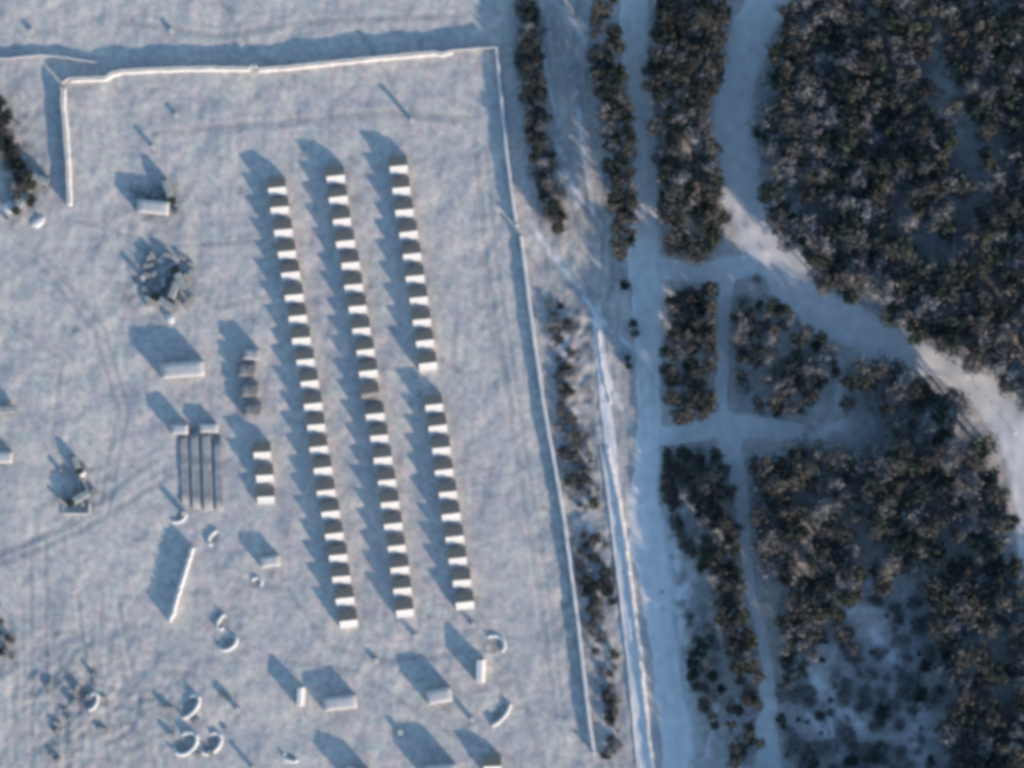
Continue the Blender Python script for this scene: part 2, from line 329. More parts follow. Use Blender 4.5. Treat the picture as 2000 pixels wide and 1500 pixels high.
tag(r, 'graded outer lane running down outside the camp wall')

# ------------------------------------------------------------------ long mounds and banks
def mound(name, pts, width, height, m, skew=0.0, sub=6, jitter=.12, closed=False, parent=None):
    """a ridge of snow: rounded section along a line in plan pixels"""
    P = np.array([(X(a), Y(bb)) for a, bb in pts], float); Q = []
    for i in range(len(P)-1):
        for k in range(sub): Q.append(P[i]+(P[i+1]-P[i])*k/sub)
    Q.append(P[-1]); Q = np.array(Q); T = np.gradient(Q, axis=0); T /= np.linalg.norm(T, axis=1)[:, None]; N = np.stack([-T[:,1], T[:,0]], 1)
    v = []; f = []; prof = [(-.5,-.25),(-.34,.42),(-.16,.85),(0,1),(.16,.85),(.34,.42),(.5,-.25)]; K = len(prof)
    w_ = width; r_ = random.Random(int(abs(P[0][0]*13+P[0][1]*7))+5)
    for i, (c, nn) in enumerate(zip(Q, N)):
        e = min(1, min(i+.4, len(Q)-.6-i)/2.0) if not closed else 1
        hh = height*e*(1+r_.uniform(-jitter, jitter)); ww = w_*(.6+.4*e)*(1+r_.uniform(-jitter, jitter)*.6)
        for s, z in prof:
            p = c+nn*(s*ww+skew*max(z, 0)*ww); v.append((p[0], p[1], ground_z(p[0], p[1])+(z*hh if z > 0 else -.2)))
    for i in range(len(Q)-1):
        for k in range(K-1): a = i*K+k; f.append((a, a+K, a+K+1, a+1))
    mb = MB(); mb.add(v, f); o = mb.build(name, m, parent, smooth=True)
    if sum(p.normal.z for p in o.data.polygons) < 0: o.data.flip_normals()
    return o

# ------------------------------------------------------------------ camp walls
def wall_run(pts, h, t, label, cap=.45, bank=None, bank_h=1.0, off=1):
    root = empty('camp_wall', (0, 0, 0)); tag(root, label, 'wall', 'walls round the camp')
    P = [(X(a), Y(bb)) for a, bb in pts]
    pan = MB(); capm = MB()
    def strip(mb, half, z0, z1, bev=0.0):
        Q = np.array(P); T = np.gradient(Q, axis=0); T /= np.linalg.norm(T, axis=1)[:, None]; N = np.stack([-T[:,1], T[:,0]], 1); v = []; f = []
        for c, nn in zip(Q, N):
            gz = ground_z(*c)
            for s, z in ((-1,z0),(-1,z1-bev),(-.6,z1),(.6,z1),(1,z1-bev),(1,z0)):
                v.append((c[0]+nn[0]*half*s, c[1]+nn[1]*half*s, gz+z))
        for i in range(len(Q)-1):
            for k in range(6): a = i*6+k; bq = i*6+(k+1) % 6; f.append((a, bq, bq+6, a+6))
        f += [tuple(range(6))[::-1], tuple(range((len(Q)-1)*6, len(Q)*6))]
        mb.add(v, f)
    strip(pan, t, -.4, h); pan.build('wall_panel', 'concrete', root)
    strip(capm, cap/2, h+.003, h+.46, .38); capm.build('snow_cap', 'snow', root)
    if bank:
        o = mound('snow_bank', bank, 1.5, bank_h, 'crisp', parent=root)
    return root
def dense(pts, step=14, jit=1.0, seed=1):
    r_ = random.Random(seed); out = []
    for (a, b_), (c, d) in zip(pts[:-1], pts[1:]):
        k = max(1, int(math.hypot(c-a, d-b_)/step))
        for i in range(k): out.append((a+(c-a)*i/k+(r_.uniform(-jit, jit) if out else 0), b_+(d-b_)*i/k+(r_.uniform(-jit, jit) if out else 0)))
    out.append(pts[-1]); return out
NW = [(122,162),(135,153),(205,151),(220,142),(240,137),(330,133),(420,131),(488,132),(498,126)]
wall_run(dense(NW,14,.7,1), 1.9, .14, 'north wall of the camp, stepped western half with cream snow bank', bank=dense([(a+1,b_+4) for a,b_ in NW[1:-1]],14,.5,2))
NE = [(502,134),(560,130),(640,121),(760,109),(850,101),(862,104),(885,98),(966,93)]
wall_run(dense(NE,14,.7,3), 1.9, .14, 'north wall of the camp, straight eastern half up to the corner', bank=dense([(a,b_+4) for a,b_ in NE[:-1]],14,.5,4), bank_h=.95)
WW = [(133,403),(131,330),(126,260),(121,210),(121,170)]
wall_run(dense(WW,14,.5,5), 1.9, .14, 'short white west wall dropping south from the corner', bank=dense([(a+4,b_) for a,b_ in WW],14,.5,6), bank_h=1.0)
EU = [(969,92),(975,150),(982,220),(990,300),(1000,380),(1008,436)]
wall_run(dense(EU,14,.5,7), 1.35, .12, 'upper east wall of the camp above the gate gap', cap=.95)
EL = [(1019,468),(1030,560),(1046,680),(1062,790),(1082,900),(1098,990),(1112,1090),(1127,1200),(1138,1300),(1150,1400),(1160,1468)]
wall_run(dense(EL,14,.5,8), 1.35, .12, 'long lower east wall of the camp below the gate gap', cap=1.05)
OW = [(-20,116),(20,114),(80,108),(130,113),(190,122)]
wall_run(dense(OW,14,.8,9), .7, .10, 'low outer wall reaching the left edge above the camp corner', cap=.5)
for (a, b_), lb in (((1010,440),'upper square gate post in the gap of the east wall'),((1018,464),'lower square gate post in the gap of the east wall'),((1160,1470),'end post at the bottom of the long east wall'),((500,131),'post at the step in the north wall')):
    t = empty('gate_post', (X(a), Y(b_), ground_z(X(a), Y(b_)))); tag(t, lb, 'post')
    MB().box(-.35,.35,-.35,.35,-.3,2.3,.04).build('post_shaft', 'concrete', t); MB().box(-.48,.48,-.48,.48,2.303,2.55,.14).build('snow_cap', 'snow', t)
o = mound('snow_bank', dense(crest,14,1.2,10), 1.9, .9, 'crisp', skew=-.12); tag(o, 'long cream crest of ploughed snow along the outer lane', 'snow bank')
o = mound('snow_bank', dense([(1172,870),(1185,960),(1200,1080),(1214,1200),(1228,1320),(1244,1500)],14,.8,11), .9, .4, 'snow_grey'); tag(o, 'low grey ridge of snow along the inner side of the outer lane', 'snow bank')
for i, (pts, ww, hh, lb) in enumerate([
   ([(1145,585),(1160,605),(1172,622)], 1.6, .7, 'short bright snow heap where the tracks cross outside the gate'),
   ([(1168,640),(1172,690),(1180,740),(1192,790)], 1.3, .7, 'white snow ridge beside the track below the crossing'),
   ([(1410,385),(1440,420),(1475,470),(1500,500)], 3.0, .3, 'bright ploughed ridge on the curved road bend'),
   ([(1860,705),(1900,745),(1940,790),(1985,850)], 2.0, .45, 'bright ploughed ridge on the road near the right edge')]):
    o = mound('snow_bank', dense(pts,12,1,20+i), ww, hh, 'snow'); tag(o, lb, 'snow bank')
o = mound('snow_bank', dense([(378,1068),(366,1105),(354,1140),(343,1180),(331,1215)],8,1.5,31), 1.6, 2.9, 'snow', skew=.1); tag(o, 'tall slanting wall of piled snow with deep blue shadow', 'snow bank')

# ------------------------------------------------------------------ tents
TH = 3.7
def make_tent():
    """ridge runs east-west; the sunny slope lies to the south"""
    root = empty('tent', (0, 0, 0)); hw, ys, yn, eh = 2.65, -2.25, 2.85, 1.7
    n_ = 10
    def slope(name, y0, y1, m, sgn):
        mb = MB(); v = []; f = []
        for j in range(5):
            t = j/4; y = y0+(y1-y0)*t; z = eh+(TH-eh)*t-.16*math.sin(math.pi*t)
            for i in range(n_+1):
                u = i/n_; x = -hw+2*hw*u; s = .05*math.sin(u*math.pi*4)**2
                v.append((x, y, z-s*(1-t*.5)))
        for j in range(4):
            for i in range(n_): a = j*(n_+1)+i; q_ = (a, a+1, a+n_+2, a+n_+1); f.append(q_ if sgn > 0 else q_[::-1])
        k = len(v)                                     # the cloth's lower face
        v += [(a, b_, c-.05) for a, b_, c in v]; f += [tuple(i+k for i in ff)[::-1] for ff in f]
        mb.add(v, f); return mb.build(name, m, root)
    o = slope('roof_slope', ys, 0, 'canvas_sunlit', 1); o['label'] = 'bright white roof slope, sunlight put into its colour'
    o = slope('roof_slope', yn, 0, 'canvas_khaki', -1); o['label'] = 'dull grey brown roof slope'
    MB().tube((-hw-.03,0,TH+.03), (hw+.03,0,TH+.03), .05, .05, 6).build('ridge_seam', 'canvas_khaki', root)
    MB().box(-hw+.05, hw-.05, ys+.06, ys+.14, -.3, eh-.03).build('side_wall', 'canvas_sunlit', root)
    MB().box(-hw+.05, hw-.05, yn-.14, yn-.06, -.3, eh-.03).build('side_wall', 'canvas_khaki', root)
    for s in (-1, 1):
        x0 = s*(hw-.10); x1 = s*(hw-.04)
        pr = [(ys+.16,-.3),(yn-.16,-.3),(yn-.16,eh-.05),(0,TH-.25),(ys+.16,eh-.05)]
        mb = MB(); v = [(x0,a,b_) for a,b_ in pr]+[(x1,a,b_) for a,b_ in pr]
        f = [(0,1,2,3,4),(9,8,7,6,5)]+[(i,i+5,(i+1)%5+5,(i+1)%5) for i in range(5)]
        if s < 0: f = [ff[::-1] for ff in f]
        mb.add(v, f); mb.build('end_wall', 'canvas_khaki', root)
    MB().box(hw-.035, hw+.02, -.55, .55, 0, 1.9).build('door_flap', 'canvas_dark', root)
    return root
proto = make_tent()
COLS = [
 ('left', [(542,375),(547,413),(554,457),(561,499),(568,540),(575,584),(582,625),(589,668),(597,710),(605,752),(612,796),(618,837),(623,880),(631,921),(637,965),(646,1006),(653,1049),(661,1091),(667,1133),(674,1175),(681,1219)]),
 ('middle', [(656,352),(661,393),(668,436),(675,479),(685,521),(691,564),(699,606),(706,649),(714,691),(720,732),(724,776),(733,816),(741,858),(748,901),(756,945),(762,988),(768,1030),(775,1073),(781,1115),(786,1156),(791,1198)]),
 ('right', [(779,333),(784,375),(790,418),(798,461),(805,504),(811,547),(818,589),(824,632),(830,673),(836,717),(848,798),(855,839),(862,882),(867,925),(875,968),(881,1011),(888,1055),(894,1097),(902,1140),(908,1183)])]
first = True
for cn, pts in COLS:
    for i, (a, b_) in enumerate(pts):
        o = proto if first else copy_tree(proto); first = False
        o.location = (X(a), Y(b_)+1.2, ground_z(X(a), Y(b_)+1.2)); o.rotation_euler = (0, 0, R(6+random.uniform(-1.2, 1.2)))
        o.scale = (random.uniform(.97, 1.03), 1, random.uniform(.97, 1.03))
        row = {'left':'left','middle':'middle','right':'right'}[cn]
        pos = ordn(i)+' tent from the top'
        if cn == 'right' and i >= 10: lb = f'white and grey ridge tent, {ordn(i-10)} below the gap in the right long row'
        else: lb = f'white and grey ridge tent, {pos} in the {row} long row'
        if cn == 'middle' and i == 10:
            for ch in o.children:
                if ch.name.startswith('roof_slope') and ch['label'].startswith('bright'):
                    ch.data = ch.data.copy(); ch.data.materials[0] = M['canvas_old']; ch['label'] = 'dark dirty roof slope with little snow'
            lb = 'darker dirty ridge tent, eleventh from the top in the middle long row'
        tag(o, lb, 'tent', 'ridge tents in three long rows')
for i, (a, b_) in enumerate([(513,890),(518,935),(520,977)]):
    o = copy_tree(proto); o.location = (X(a), Y(b_)+1.1, ground_z(X(a), Y(b_)+1.1)); o.rotation_euler = (0,0,R(3)); o.scale = (.95, .95, .96 if i < 2 else .72)
    tag(o, ['topmost','middle','lowest and dimmest'][i]+' of three ridge tents left of the long rows', 'tent', 'short row of three ridge tents')
def snowy_tent(px, py, w_, d, h, rz, label, m='snow_grey', wall='grey_wall', eaves=.88, cat='shelter', group=None, name='snowed_in_shelter'):
    """a shelter whose rounded roof lies under settled snow; (px, py) = middle of its roof"""
    cx, cy = X(px), Y(py); root = empty(name, (cx, cy, ground_z(cx, cy)), rz); tag(root, label, cat, group)
    e = h*eaves
    MB().box(-w_/2+.12, w_/2-.12, -d/2+.12, d/2-.12, -.3, e).build('wall', wall, root)
    mb = MB(); v = []; f = []; K = 9; J = 7; r_ = random.Random(int(px*3+py))
    for j in range(J):
        y = -d/2+d*j/(J-1)
        for i in range(K):
            u = -1+2*i/(K-1); x = u*w_/2; ed = (1-abs(u)**8)*(1-abs(2*j/(J-1)-1)**6)
            v.append((x, y, e+.03+(h-e)*max(ed,0)**.7+r_.uniform(-.03,.03)*(ed > .05)))
    for j in range(J-1):
        for i in range(K-1): a = j*K+i; f.append((a, a+1, a+K+1, a+K))
    k = len(v); v += [(a, b_, e+.004) for a, b_, c in v]; f += [tuple(i+k for i in ff)[::-1] for ff in f]
    rim = [i for i in range(K)]+[j*K+K-1 for j in range(1, J)]+[(J-1)*K+i for i in range(K-2, -1, -1)]+[j*K for j in range(J-2, 0, -1)]
    for i in range(len(rim)): a, b2 = rim[i], rim[(i+1) % len(rim)]; f.append((a+k, b2+k, b2, a))
    mb.add(v, f); mb.build('snow_roof', m, root, smooth=True)
    d_ = MB().box(-.5, .5, -d/2+.07, -d/2+.115, 0, min(1.9, e-.1)); d_.build('door', 'wood', root)
    return root
for i, (a, b_) in enumerate([(483,722),(488,762),(494,800)]):
    snowy_tent(a, b_, 5.6, 3.8, 2.6, R(3), ['topmost','middle','lowest'][i]+' of three dark low tents left of the long rows', 'canvas_old', 'canvas_dark', cat='tent', group='short row of three dark low tents', name='dark_tent')
for args in [
 (358,722,13.0,4.6,3.9,R(4),'largest snowed-in shelter, wide, casting a big blue shadow left of the tents'),
 (352,838,5.0,3.0,3.6,R(0),'small snowed-in hut at the upper end of the long low sheds'),
 (408,836,5.5,2.6,2.4,R(0),'low snowed-in hut beside the upper end of the long low sheds'),
 (491,692,5.2,3.2,3.2,R(-2),'snowed-in shelter just above the three dark low tents','slush'),
 (528,1096,6.0,3.2,3.0,R(8),'snowed-in shelter below the short row of three ridge tents'),
 (664,1372,10.0,4.0,3.0,R(6),'snowed-in shelter below the left long row, shadow like a parallelogram'),
 (858,1358,7.6,4.2,4.0,R(10),'snowed-in shelter below the middle long row'),
 (300,405,9.5,4.0,3.3,R(-6),'snowed-in shelter beside the upper heap of stores'),
 (700,1515,8.0,4.4,4.4,R(-20),'snowed-in shelter cut by the bottom edge under the left long row'),
 (862,1508,9.0,5.0,4.6,R(4),'snowed-in shelter cut by the bottom edge under the middle long row'),
 (8,893,5.5,3.4,3.2,R(0),'small snowed-in shelter at the left edge'),
 ]: snowy_tent(*args, group='snowed-in shelters about the camp')
for (a, b_, w_, d, h, lb) in [(360,912,2.1,22,.55,'westernmost of four long low dark sheds left of the tents'),(381,915,2.3,24,.75,'second from the west of four long low dark sheds'),
   (404,915,2.6,25,.85,'third from the west of four long low dark sheds'),(427,925,2.2,22,.6,'easternmost of four long low dark sheds, nearest the tents')]:
    t = snowy_tent(a, b_, w_, d, h, R(2), lb, cat='shed', name='long_shed', m='slush')
# containers with a bright sunny side
def container(px, py, w_, d, h, rz, label):
    cx, cy = X(px), Y(py); t = empty('container', (cx, cy, ground_z(cx, cy)), rz); tag(t, label, 'container')
    MB().box(-w_/2, w_/2, -d/2, d/2, -.05, h).build('body', 'grey_wall', t)
    MB().box(-w_/2-.05, w_/2+.12, -d/2-.05, d/2+.05, h+.003, h+.32, .16).build('snow_roof', 'snow', t)
    for s in (-1, 1): MB().box(s*w_/4-w_/5, s*w_/4+w_/5, -d/2-.06, -d/2-.003, .1, h-.15).build('door', 'tarp', t)
    mb = MB(); mb.add([(w_/2+.003,-d/2,h*.9),(w_/2+.003,d/2,h*.9),(w_/2+1.1,d/2+.1,-.1),(w_/2+1.1,-d/2-.1,-.1),(w_/2+.003,-d/2,-.1),(w_/2+.003,d/2,-.1)],[(0,3,2,1),(0,4,3),(1,2,5)])
    mb.build('sunlit_side', 'crisp', t)  # added white slope standing in for the sunlit east side
container(936, 1310, 1.6, 6.6, 3.7, R(-2), 'narrow tall container with added white sunlit side below the right long row')
container(585, 1360, 1.2, 5.4, 3.1, R(-3), 'thin upright container below the left long row near the shelters')
t = copy_tree(proto); t.location = (X(962), Y(1503)+1.2, 0); t.rotation_euler = (0,0,R(2)); tag(t, 'lone ridge tent cut by the bottom edge right of the shelters', 'tent')

# ------------------------------------------------------------------ horseshoe berms
def berm(px, py, rx, ry, rot, a0, a1, h, label, width=1.5, m='snow'):
    pts = []
    for i in range(15):
        t = R(a0+(a1-a0)*i/14); x = rx*math.cos(t); y = ry*math.sin(t); c, s = math.cos(R(rot)), math.sin(R(rot))
        pts.append((px+x*c-y*s, py+x*s+y*c))
    cx, cy = X(px), Y(py); root = empty('berm', (0,0,0)); tag(root, label, 'berm', 'curved berms and dugouts')
    mound('snow_rim', pts, width*.9, h*.85, m, sub=2, parent=root, jitter=.3)
    mb = MB(); v = [(cx, cy, ground_z(cx, cy)+.03)]
    for i in range(14):
        t = 2*math.pi*i/14; x = rx*.72*math.cos(t); y = ry*.72*math.sin(t); c, s = math.cos(R(rot)), math.sin(R(rot))
        gx_, gy_ = X(px+x*c-y*s), Y(py+x*s+y*c); v.append((gx_, gy_, ground_z(gx_, gy_)+.06))
    mb.add(v, [(0, (i+1) % 14+1, i+1) for i in range(14)]); o = mb.build('pit_floor', 'pit_shade', root)
    if o.data.polygons[0].normal.z < 0: o.data.flip_normals()
    return root
berm(362,1452,26,18,-40,-80,210,1.5,'largest round berm with bright rim near the bottom left')
berm(412,1452,24,16,-45,-60,200,1.1,'second round berm, dimmer, right of the largest round berm')
berm(370,1380,26,13,-50,-60,170,1.4,'open berm with two bright arms above the largest round berm')
berm(440,1212,20,10,-48,130,300,1.3,'slanting berm beside the curled berm left of the tents')
berm(446,1256,18,11,-35,-30,200,1.3,'curled berm shaped like a hook left of the tents')
berm(420,1050,16,9,-50,150,330,1.0,'small slanting snow mound below the long sheds')
berm(975,1392,30,12,-50,20,160,1.4,'crescent berm with bright outer edge right of the bottom shelters')
berm(962,1262,24,20,-20,-100,60,.9,'faint curved berm right of the tall container')
berm(350,1010,14,8,-30,0,180,.8,'tiny curved berm below the long low sheds')
berm(180,1370,16,9,-70,-80,200,1.0,'narrow loop berm in the churned snow at lower left')
berm(568,1478,14,8,20,0,200,.9,'little curved berm close to the bottom edge')
berm(500,1140,12,10,-60,-90,90,.8,'small crescent berm under the lone shelter left of the long rows')

# ------------------------------------------------------------------ poles
def make_pole():
    t = empty('booth', (0,0,0)); MB().box(-.6,.6,-.6,.6,-.2,2.5).build('wall','wood',t)
    MB().box(-.72,.72,-.72,.72,2.503,2.8,.10).build('snow_roof','snow_grey',t)
    MB().box(-.33,.33,-.66,-.603,.05,1.95).build('door','grey_wall',t)
    return t
pp = make_pole(); k = 0
for (a, b_, sc_, lb) in [(805,236,1.25,'small narrow booth above the right long row'),(280,543,.9,'small narrow booth left of the parked trucks'),(300,288,.8,'small narrow booth in the open snow below the stepped wall'),
  (360,1003,1.0,'small narrow booth below the long low sheds'),(812,1242,.8,'small narrow booth just below the middle long row'),(922,1405,.8,'small narrow booth left of the crescent berm'),
  (925,1220,.7,'small narrow booth just below the right long row'),(465,1385,1.0,'small narrow booth right of the open berm'),(735,1290,.4,'low small booth in the snow between the shelters'),
  (495,1500,.9,'small narrow booth at the bottom edge near the round berms'),(345,225,.35,'low small booth in the open snow inside the north wall'),(782,1430,.5,'low small booth near the bottom middle'),
  (62,60,.4,'small narrow booth outside the wall at the top left'),(335,60,.4,'small narrow booth outside the wall at the top')]:
    o = pp if k == 0 else copy_tree(pp); k += 1
    o.location = (X(a), Y(b_), ground_z(X(a), Y(b_))); o.scale = (1,1,sc_); o.rotation_euler = (0,0,R(random.uniform(-50,50))); tag(o, lb, 'booth', 'small booths about the camp')

# ------------------------------------------------------------------ trucks and stores
def make_truck():
    t = empty('truck', (0,0,0))
    cab = MB(); cab.add([(-1.2,2.0,.9),(1.2,2.0,.9),(1.2,4.0,.9),(-1.2,4.0,.9),(-1.1,2.0,2.6),(1.1,2.0,2.6),(1.1,3.2,2.6),(-1.1,3.2,2.6),(-1.18,4.0,1.7),(1.18,4.0,1.7)],
       [(0,3,2,1),(4,5,6,7),(0,1,5,4),(1,2,9,6,5),(3,0,4,7,8),(2,3,8,9),(8,7,6,9)])
    cb = cab.build('cab','green',t)
    mb = MB(); mb.add([(-.95,3.9,1.85),(.95,3.9,1.85),(.9,3.3,2.53),(-.9,3.3,2.53)],[(0,1,2,3)])
    for i in range(4): mb.v[i] = (mb.v[i][0], mb.v[i][1]+.03, mb.v[i][2]+.03)
    mb.build('windscreen','glass',cb)
    MB().box(-1.2,1.2,-3.6,1.8,.95,1.25).build('flatbed','green',t)
    mb = MB(); v = []
    for y in (-3.5,1.7):
        for x, z in ((-1.15,1.26),(-1.15,2.5),(-.7,2.95),(.7,2.95),(1.15,2.5),(1.15,1.26)): v.append((x,y,z))
    mb.add(v,[(0,6,7,1),(1,7,8,2),(2,8,9,3),(3,9,10,4),(4,10,11,5),(0,1,2,3,4,5),(11,10,9,8,7,6)]); mb.build('cargo_cover','tarp',t)
    MB().box(-.5,.5,-3.4,3.8,.6,.9).build('chassis','rubber',t)
    for x in (-1,1):
        for y in (-2.6,-1.3,3.0):
            wv = MB().tube((x*.75,y,.5),(x*1.15,y,.5),.5,.5,12).build('wheel','rubber',t)
        MB().tube((x*.8,4.0,1.25),(x*.8,4.06,1.25),.12,.12,8).build('headlight','glass',t)
    return t
tp = make_truck()
for k, (a, b_, rz, lb) in enumerate([(338,572,160,'dark green truck in the middle of the work yard left of the tents'),(322,590,60,'truck with snowy cover just below the dark green truck'),(350,545,20,'truck standing above the dark green truck in the work yard'),
   (155,972,120,'truck with white cover parked alone in the open snow at left'),(150,908,200,'smaller truck parked just above the lone truck at left'),(75,348,70,'truck with white cover at the foot of the dark hedge'),
   (42,395,150,'truck parked at the left edge below the hedge'),(330,375,200,'truck beside the upper heap of stores'),(1445,1475,30,'white covered truck at the bottom edge beside the path'),(8,800,95,'truck with white cover at the left edge by the small shelter')]):
    o = tp if k == 0 else copy_tree(tp)
    o.location = (X(a), Y(b_), ground_z(X(a),Y(b_))); o.rotation_euler = (0,0,R(rz)); tag(o, lb, 'truck', 'trucks parked about the camp')
    if 'smaller' in lb: o.scale = (.8,.7,.8)
# crates in the yards
def make_crate():
    t = empty('crate', (0,0,0)); MB().box(-.9,.9,-.6,.6,0,.9).build('box','wood',t); MB().box(-.75,.95,-.5,.65,.903,1.12,.12).build('snow_top','tarp',t); return t
cp = make_crate(); k = 0
for yard, cx, cy, rx, ry, nn in (('in the work yard around the trucks',325,545,50,55,34),('in the upper heap of stores',305,385,45,32,16),('around the lone truck at left',155,950,38,42,10),('by the trucks at the left edge below the hedge',45,390,50,40,12),('among the churned snow at the lower left',150,1400,80,90,14),('in the snow around the round berms',390,1400,60,80,8)):
    for i in range(nn):
        a = cx+random.uniform(-rx,rx); b_ = cy+random.uniform(-ry,ry)
        o = cp if k == 0 else copy_tree(cp); k += 1
        o.location = (X(a),Y(b_),ground_z(X(a),Y(b_))-.03); o.rotation_euler = (0,0,random.uniform(0,3)); s = random.uniform(.6,1.3); o.scale = (s,s,random.uniform(.6,1.5))
        tag(o, 'snow topped wooden crate '+yard, 'crate', 'crates '+yard)
# low walled pit by the lone truck
t = empty('walled_pit', (X(150), Y(1000), 0)); tag(t, 'low three sided white walled pit below the lone truck', 'pit')
MB().box(-3.6,3.4,-.8,-.2,-.2,.9,.12).build('pit_wall','crisp',t); MB().box(3.45,4.0,-.8,2.4,-.2,.9,.1).build('pit_wall','crisp',t); MB().box(-4.2,-3.65,-.8,1.6,-.2,.6,.1).build('pit_wall','crisp',t)
for k, (a, b_, r_, h, lb) in enumerate([(75,432,2.4,.8,'bright snow heap below the trucks at the left edge'),(22,405,2.8,1.2,'snow heap against the left edge below the hedge'),(315,508,1.6,.9,'small snow heap at the top of the work yard'),
      (331,622,1.8,.9,'small snow heap at the foot of the work yard'),(1450,1490,2.8,1.4,'bright snow heap at the bottom edge beside the path'),(1345,1490,1.6,1.0,'small bright snow heap at the bottom edge between the paths'),
      (60,345,2.2,1.0,'snow heap beside the truck at the foot of the hedge'),(160,925,1.4,1.3,'small white heap between the two lone trucks')]):
    mb = MB(); v = []; f = []; K = 14; J = 6
    for j in range(J):
        tt = j/(J-1)*math.pi/2
        for i in range(K):
            an = 2*math.pi*i/K; q_ = random.uniform(.8,1.15); v.append((r_*math.cos(an)*math.cos(tt)*q_, r_*math.sin(an)*math.cos(tt)*q_*.7, h*math.sin(tt)*random.uniform(.85,1.1)-.1*(j == 0)))
    for j in range(J-1):
        for i in range(K): f.append((j*K+i, j*K+(i+1)%K, (j+1)*K+(i+1)%K, (j+1)*K+i))
    f.append(tuple((J-1)*K+i for i in range(K)))
    mb.add(v, f); o = mb.build('snow_heap','snow',smooth=True); o.location = (X(a),Y(b_),ground_z(X(a),Y(b_))); o.rotation_euler = (0,0,random.uniform(0,3)); tag(o, lb, 'snow heap')

# ------------------------------------------------------------------ trees
def twigs(nf, seed, tall=.5, size=.42, clumps=11):
    """crown of many small twig sprays gathered in clumps, unit-size: radius 1 in plan, about 1 high around z=0"""
    r_ = np.random.default_rng(seed); cen = []
    while len(cen) < clumps:
        p = r_.uniform(-1, 1, 3)
        if np.linalg.norm(p) < 1 and p[2] > -.8: cen.append(p*np.array((.78,.78,tall)))
    cen = np.array(cen); cs = r_.uniform(.30, .75, clumps)
    ci = r_.integers(0, clumps, nf); d = r_.normal(size=(nf, 3)); d /= np.linalg.norm(d, axis=1)[:, None]
    p = cen[ci]+d*(cs[ci]*r_.uniform(.1, 1.15, nf)**.8)[:, None]*np.array((1,1,.75))
    t = r_.normal(size=(nf,3))*np.array((1,1,.5)); t /= np.linalg.norm(t, axis=1)[:, None]
    u = np.cross(t, r_.normal(size=(nf,3))*np.array((.5,.5,1))); u /= np.linalg.norm(u, axis=1)[:, None]
    s = size*r_.uniform(.5, 1.2, nf)/2.8; L_ = s[:, None]*1.35; W_ = s[:, None]*.6
    v = np.stack([p-t*L_, p+u*W_, p+t*L_, p-u*W_], 1).reshape(-1, 3); return v
def mesh_from(v, name, m):
    me = bpy.data.meshes.new(name); nq = len(v)//4
    me.vertices.add(len(v)); me.vertices.foreach_set('co', v.astype(np.float32).ravel())
    me.loops.add(len(v)); me.loops.foreach_set('vertex_index', np.arange(len(v), dtype=np.int32))
    me.polygons.add(nq); me.polygons.foreach_set('loop_start', np.arange(0, len(v), 4, dtype=np.int32)); me.update()
    me.materials.append(M[m]); return me
KN = ['brown','green','grey']; KM = ['twig_brown','twig_green','twig_grey']
KNAME = ['bare_tree','evergreen_tree','frosted_tree']
NFACE = [520, 620, 460]
crowns = {k: [twigs(NFACE[k], 100+10*k+i, tall=[.62,.75,.55][k], size=[.36,.40,.32][k], clumps=[13,15,11][k]) for i in range(5)] for k in range(3)}
crown_me = {k: [mesh_from(v, 'crown', KM[k]) for v in crowns[k]] for k in range(3)}
def trunk_mesh():
    mb = MB(); mb.tube((0,0,-.3),(.05,0,.55),.032,.022,6)
    for i in range(5):
        a = i*1.3; mb.tube((.05,0,.38+.04*i),(.05+.16*math.cos(a),.16*math.sin(a),.72+.04*i),.014,.005,5)
    me = bpy.data.meshes.new('trunk'); me.from_pydata(mb.v, [], mb.f); me.materials.append(M['bark']); return me
trunk_me = trunk_mesh()
CLEAR = [([(1420,540),(1413,640),(1412,720),(1408,800),(1425,870),(1447,960),(1456,1060),(1468,1160),(1490,1250),(1500,1330),(1498,1420),(1500,1520)], 20),
 ([(1275,515),(1340,530),(1420,525),(1480,510)], 24), ([(1275,850),(1340,848),(1410,830),(1490,835),(1570,845)], 22)]
def seg_d(a, b_, pts):
    best = 1e9
    for (x0, y0), (x1, y1) in zip(pts[:-1], pts[1:]):
        dx, dy = x1-x0, y1-y0; t = min(1, max(0, ((a-x0)*dx+(b_-y0)*dy)/(dx*dx+dy*dy))); best = min(best, math.hypot(a-x0-t*dx, b_-y0-t*dy))
    return best
spots = []
for nm, poly, sp_, hr, rr, wt, where in WOODS:
    xs = [p[0] for p in poly]; ys = [p[1] for p in poly]; r_ = random.Random(nm); stp = sp_/S
    y = min(ys); odd = 0
    while y < max(ys):
        x = min(xs)+odd*stp/2
        while x < max(xs):
            a = x+r_.uniform(-.42,.42)*stp; b_ = y+r_.uniform(-.42,.42)*stp; x += stp
            if not inside(poly, np.array(a), np.array(b_)): continue
            glade = max(math.exp(-((a-cx)/rx)**2-((b_-cy)/ry)**2) for cx, cy, rx, ry in GLADES)
            if r_.random() < glade*1.3: continue
            if any(seg_d(a, b_, pl) < hw for pl, hw in CLEAR): continue
            hh = r_.uniform(*hr)
            if nm == 'wood_g' and a < 1840 and b_ < 880: hh = min(hh, r_.uniform(8.5, 10.5))
            if a > 1290 and b_ > 850: hh = max(3, min(hh, (a-1262)*.062))
            spots.append((a, b_, hh, r_.uniform(*rr), r_.choices((0,1,2), wt)[0], where, nm))
        y += stp*.87; odd ^= 1
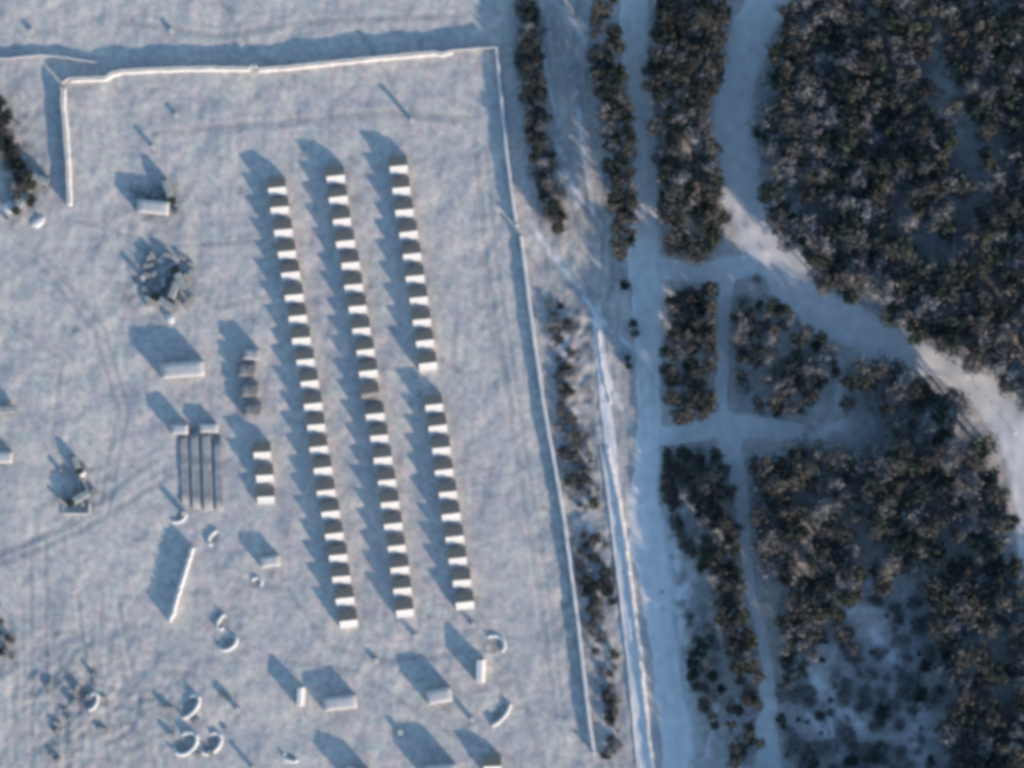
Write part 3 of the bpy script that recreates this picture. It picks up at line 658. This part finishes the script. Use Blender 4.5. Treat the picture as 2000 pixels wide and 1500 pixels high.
for a, b_, h, r0, k in [(1222,558,3,1.8,1),(1236,632,3,1.6,0),(1240,652,2.4,1.4,0),(1226,700,3,1.0,1),(1228,715,2.5,1.0,1),(1182,1115,2.5,1.6,0),(1180,1140,2.2,1.5,1),(1192,1372,2.4,1.8,1),(1285,305,4,1.2,1),(1480,545,2,1.3,2)]:
    spots.append((a, b_, h, r0, k, 'standing alone on the snow beside the straight path', 'lone'))
spots.sort(key=lambda s: -(s[3]+(3 if 0 < s[0] < 2000 and 0 < s[1] < 1500 else 0)+(2 if s[6] in ('lone',) else 0)))
count = [0,0,0]; LIM = 250; rest = [[],[],[]]; rest_tr = []
for a, b_, h, r0, k, where, nm in spots:
    x, y = X(a), Y(b_); gz = ground_z(x, y); small = h < 3.2
    cz = h-r0*.62 if not small else h*.5
    if count[k] < LIM:
        count[k] += 1
        t = empty(KNAME[k] if not small else 'shrub', (x, y, gz)); i = random.randrange(5)
        c = bpy.data.objects.new('crown', crown_me[k][i]); C.objects.link(c); c.parent = t
        c.location = (0,0,max(cz, r0*.5)); c.rotation_euler = (0,0,random.uniform(0,6.28)); c.scale = (r0,r0*random.uniform(.85,1.1),max(r0*1.05, h*.42))
        tr = bpy.data.objects.new('trunk' if not small else 'stem', trunk_me); C.objects.link(tr); tr.parent = t; tr.scale = (h*.8,h*.8,h)
        adj = ['bare brown','dark evergreen','frosted grey'][k]
        tag(t, f'{adj} {"shrub" if small else "tree"} {where}', 'shrub' if small else 'tree', f'{adj} {"shrubs" if small else "trees"} {where}')
    else:
        rest[k].append((x, y, gz, h, r0, max(cz, r0*.5)))
for k in range(3):
    if not rest[k]: continue
    vs = []
    for (x, y, gz, h, r0, cz) in rest[k]:
        v = crowns[k][random.randrange(5)]; a = random.uniform(0, 6.28); c, s = math.cos(a), math.sin(a)
        vv = np.stack([(v[:,0]*c-v[:,1]*s)*r0+x, (v[:,0]*s+v[:,1]*c)*r0+y, v[:,2]*max(r0*1.05,h*.42)+gz+cz], 1); vs.append(vv)
    o = bpy.data.objects.new('woodland', mesh_from(np.concatenate(vs), 'woodland', KM[k])); C.objects.link(o)
    tag(o, ['mass of bare brown trees filling the gaps of the woods','mass of dark evergreens filling the gaps of the woods','mass of frosted scrub filling the gaps of the woods'][k], 'woodland', kind='stuff')
# taller forest beyond the frame, to the south-east: it shades the whole eastern side
vs = []
FAR = [([(1300,1560),(2060,1570),(2060,2100),(1420,2100)], 4.4, (19,26)), ([(2060,1250),(2700,1200),(2700,2100),(2060,2100)], 5.2, (13,18)), ([(2075,-30),(2500,-30),(2500,820),(2075,760)], 5.2, (12,16))]
r_ = random.Random(4)
for poly, sp_, hr in FAR:
    xs = [p[0] for p in poly]; ys = [p[1] for p in poly]; y = min(ys)
    while y < max(ys):
        x = min(xs)
        while x < max(xs):
            a = x+r_.uniform(-14,14); b_ = y+r_.uniform(-14,14); x += sp_/S
            if not inside(poly, np.array(a), np.array(b_)): continue
            v = crowns[1][r_.randrange(5)][:2400]; h = min(r_.uniform(*hr), max(3.5, (a-1262)*.062)); R0 = r_.uniform(3,4)
            vs.append(np.stack([v[:,0]*R0+X(a), v[:,1]*R0+Y(b_), v[:,2]*h*.42+h*.58], 1))
        y += sp_/S
o = bpy.data.objects.new('forest', mesh_from(np.concatenate(vs), 'forest', 'twig_green')); C.objects.link(o)
tag(o, 'tall evergreen forest beyond the lower right of the picture', 'forest', kind='stuff')
print('trees', count, [len(r) for r in rest], 'far', len(vs))
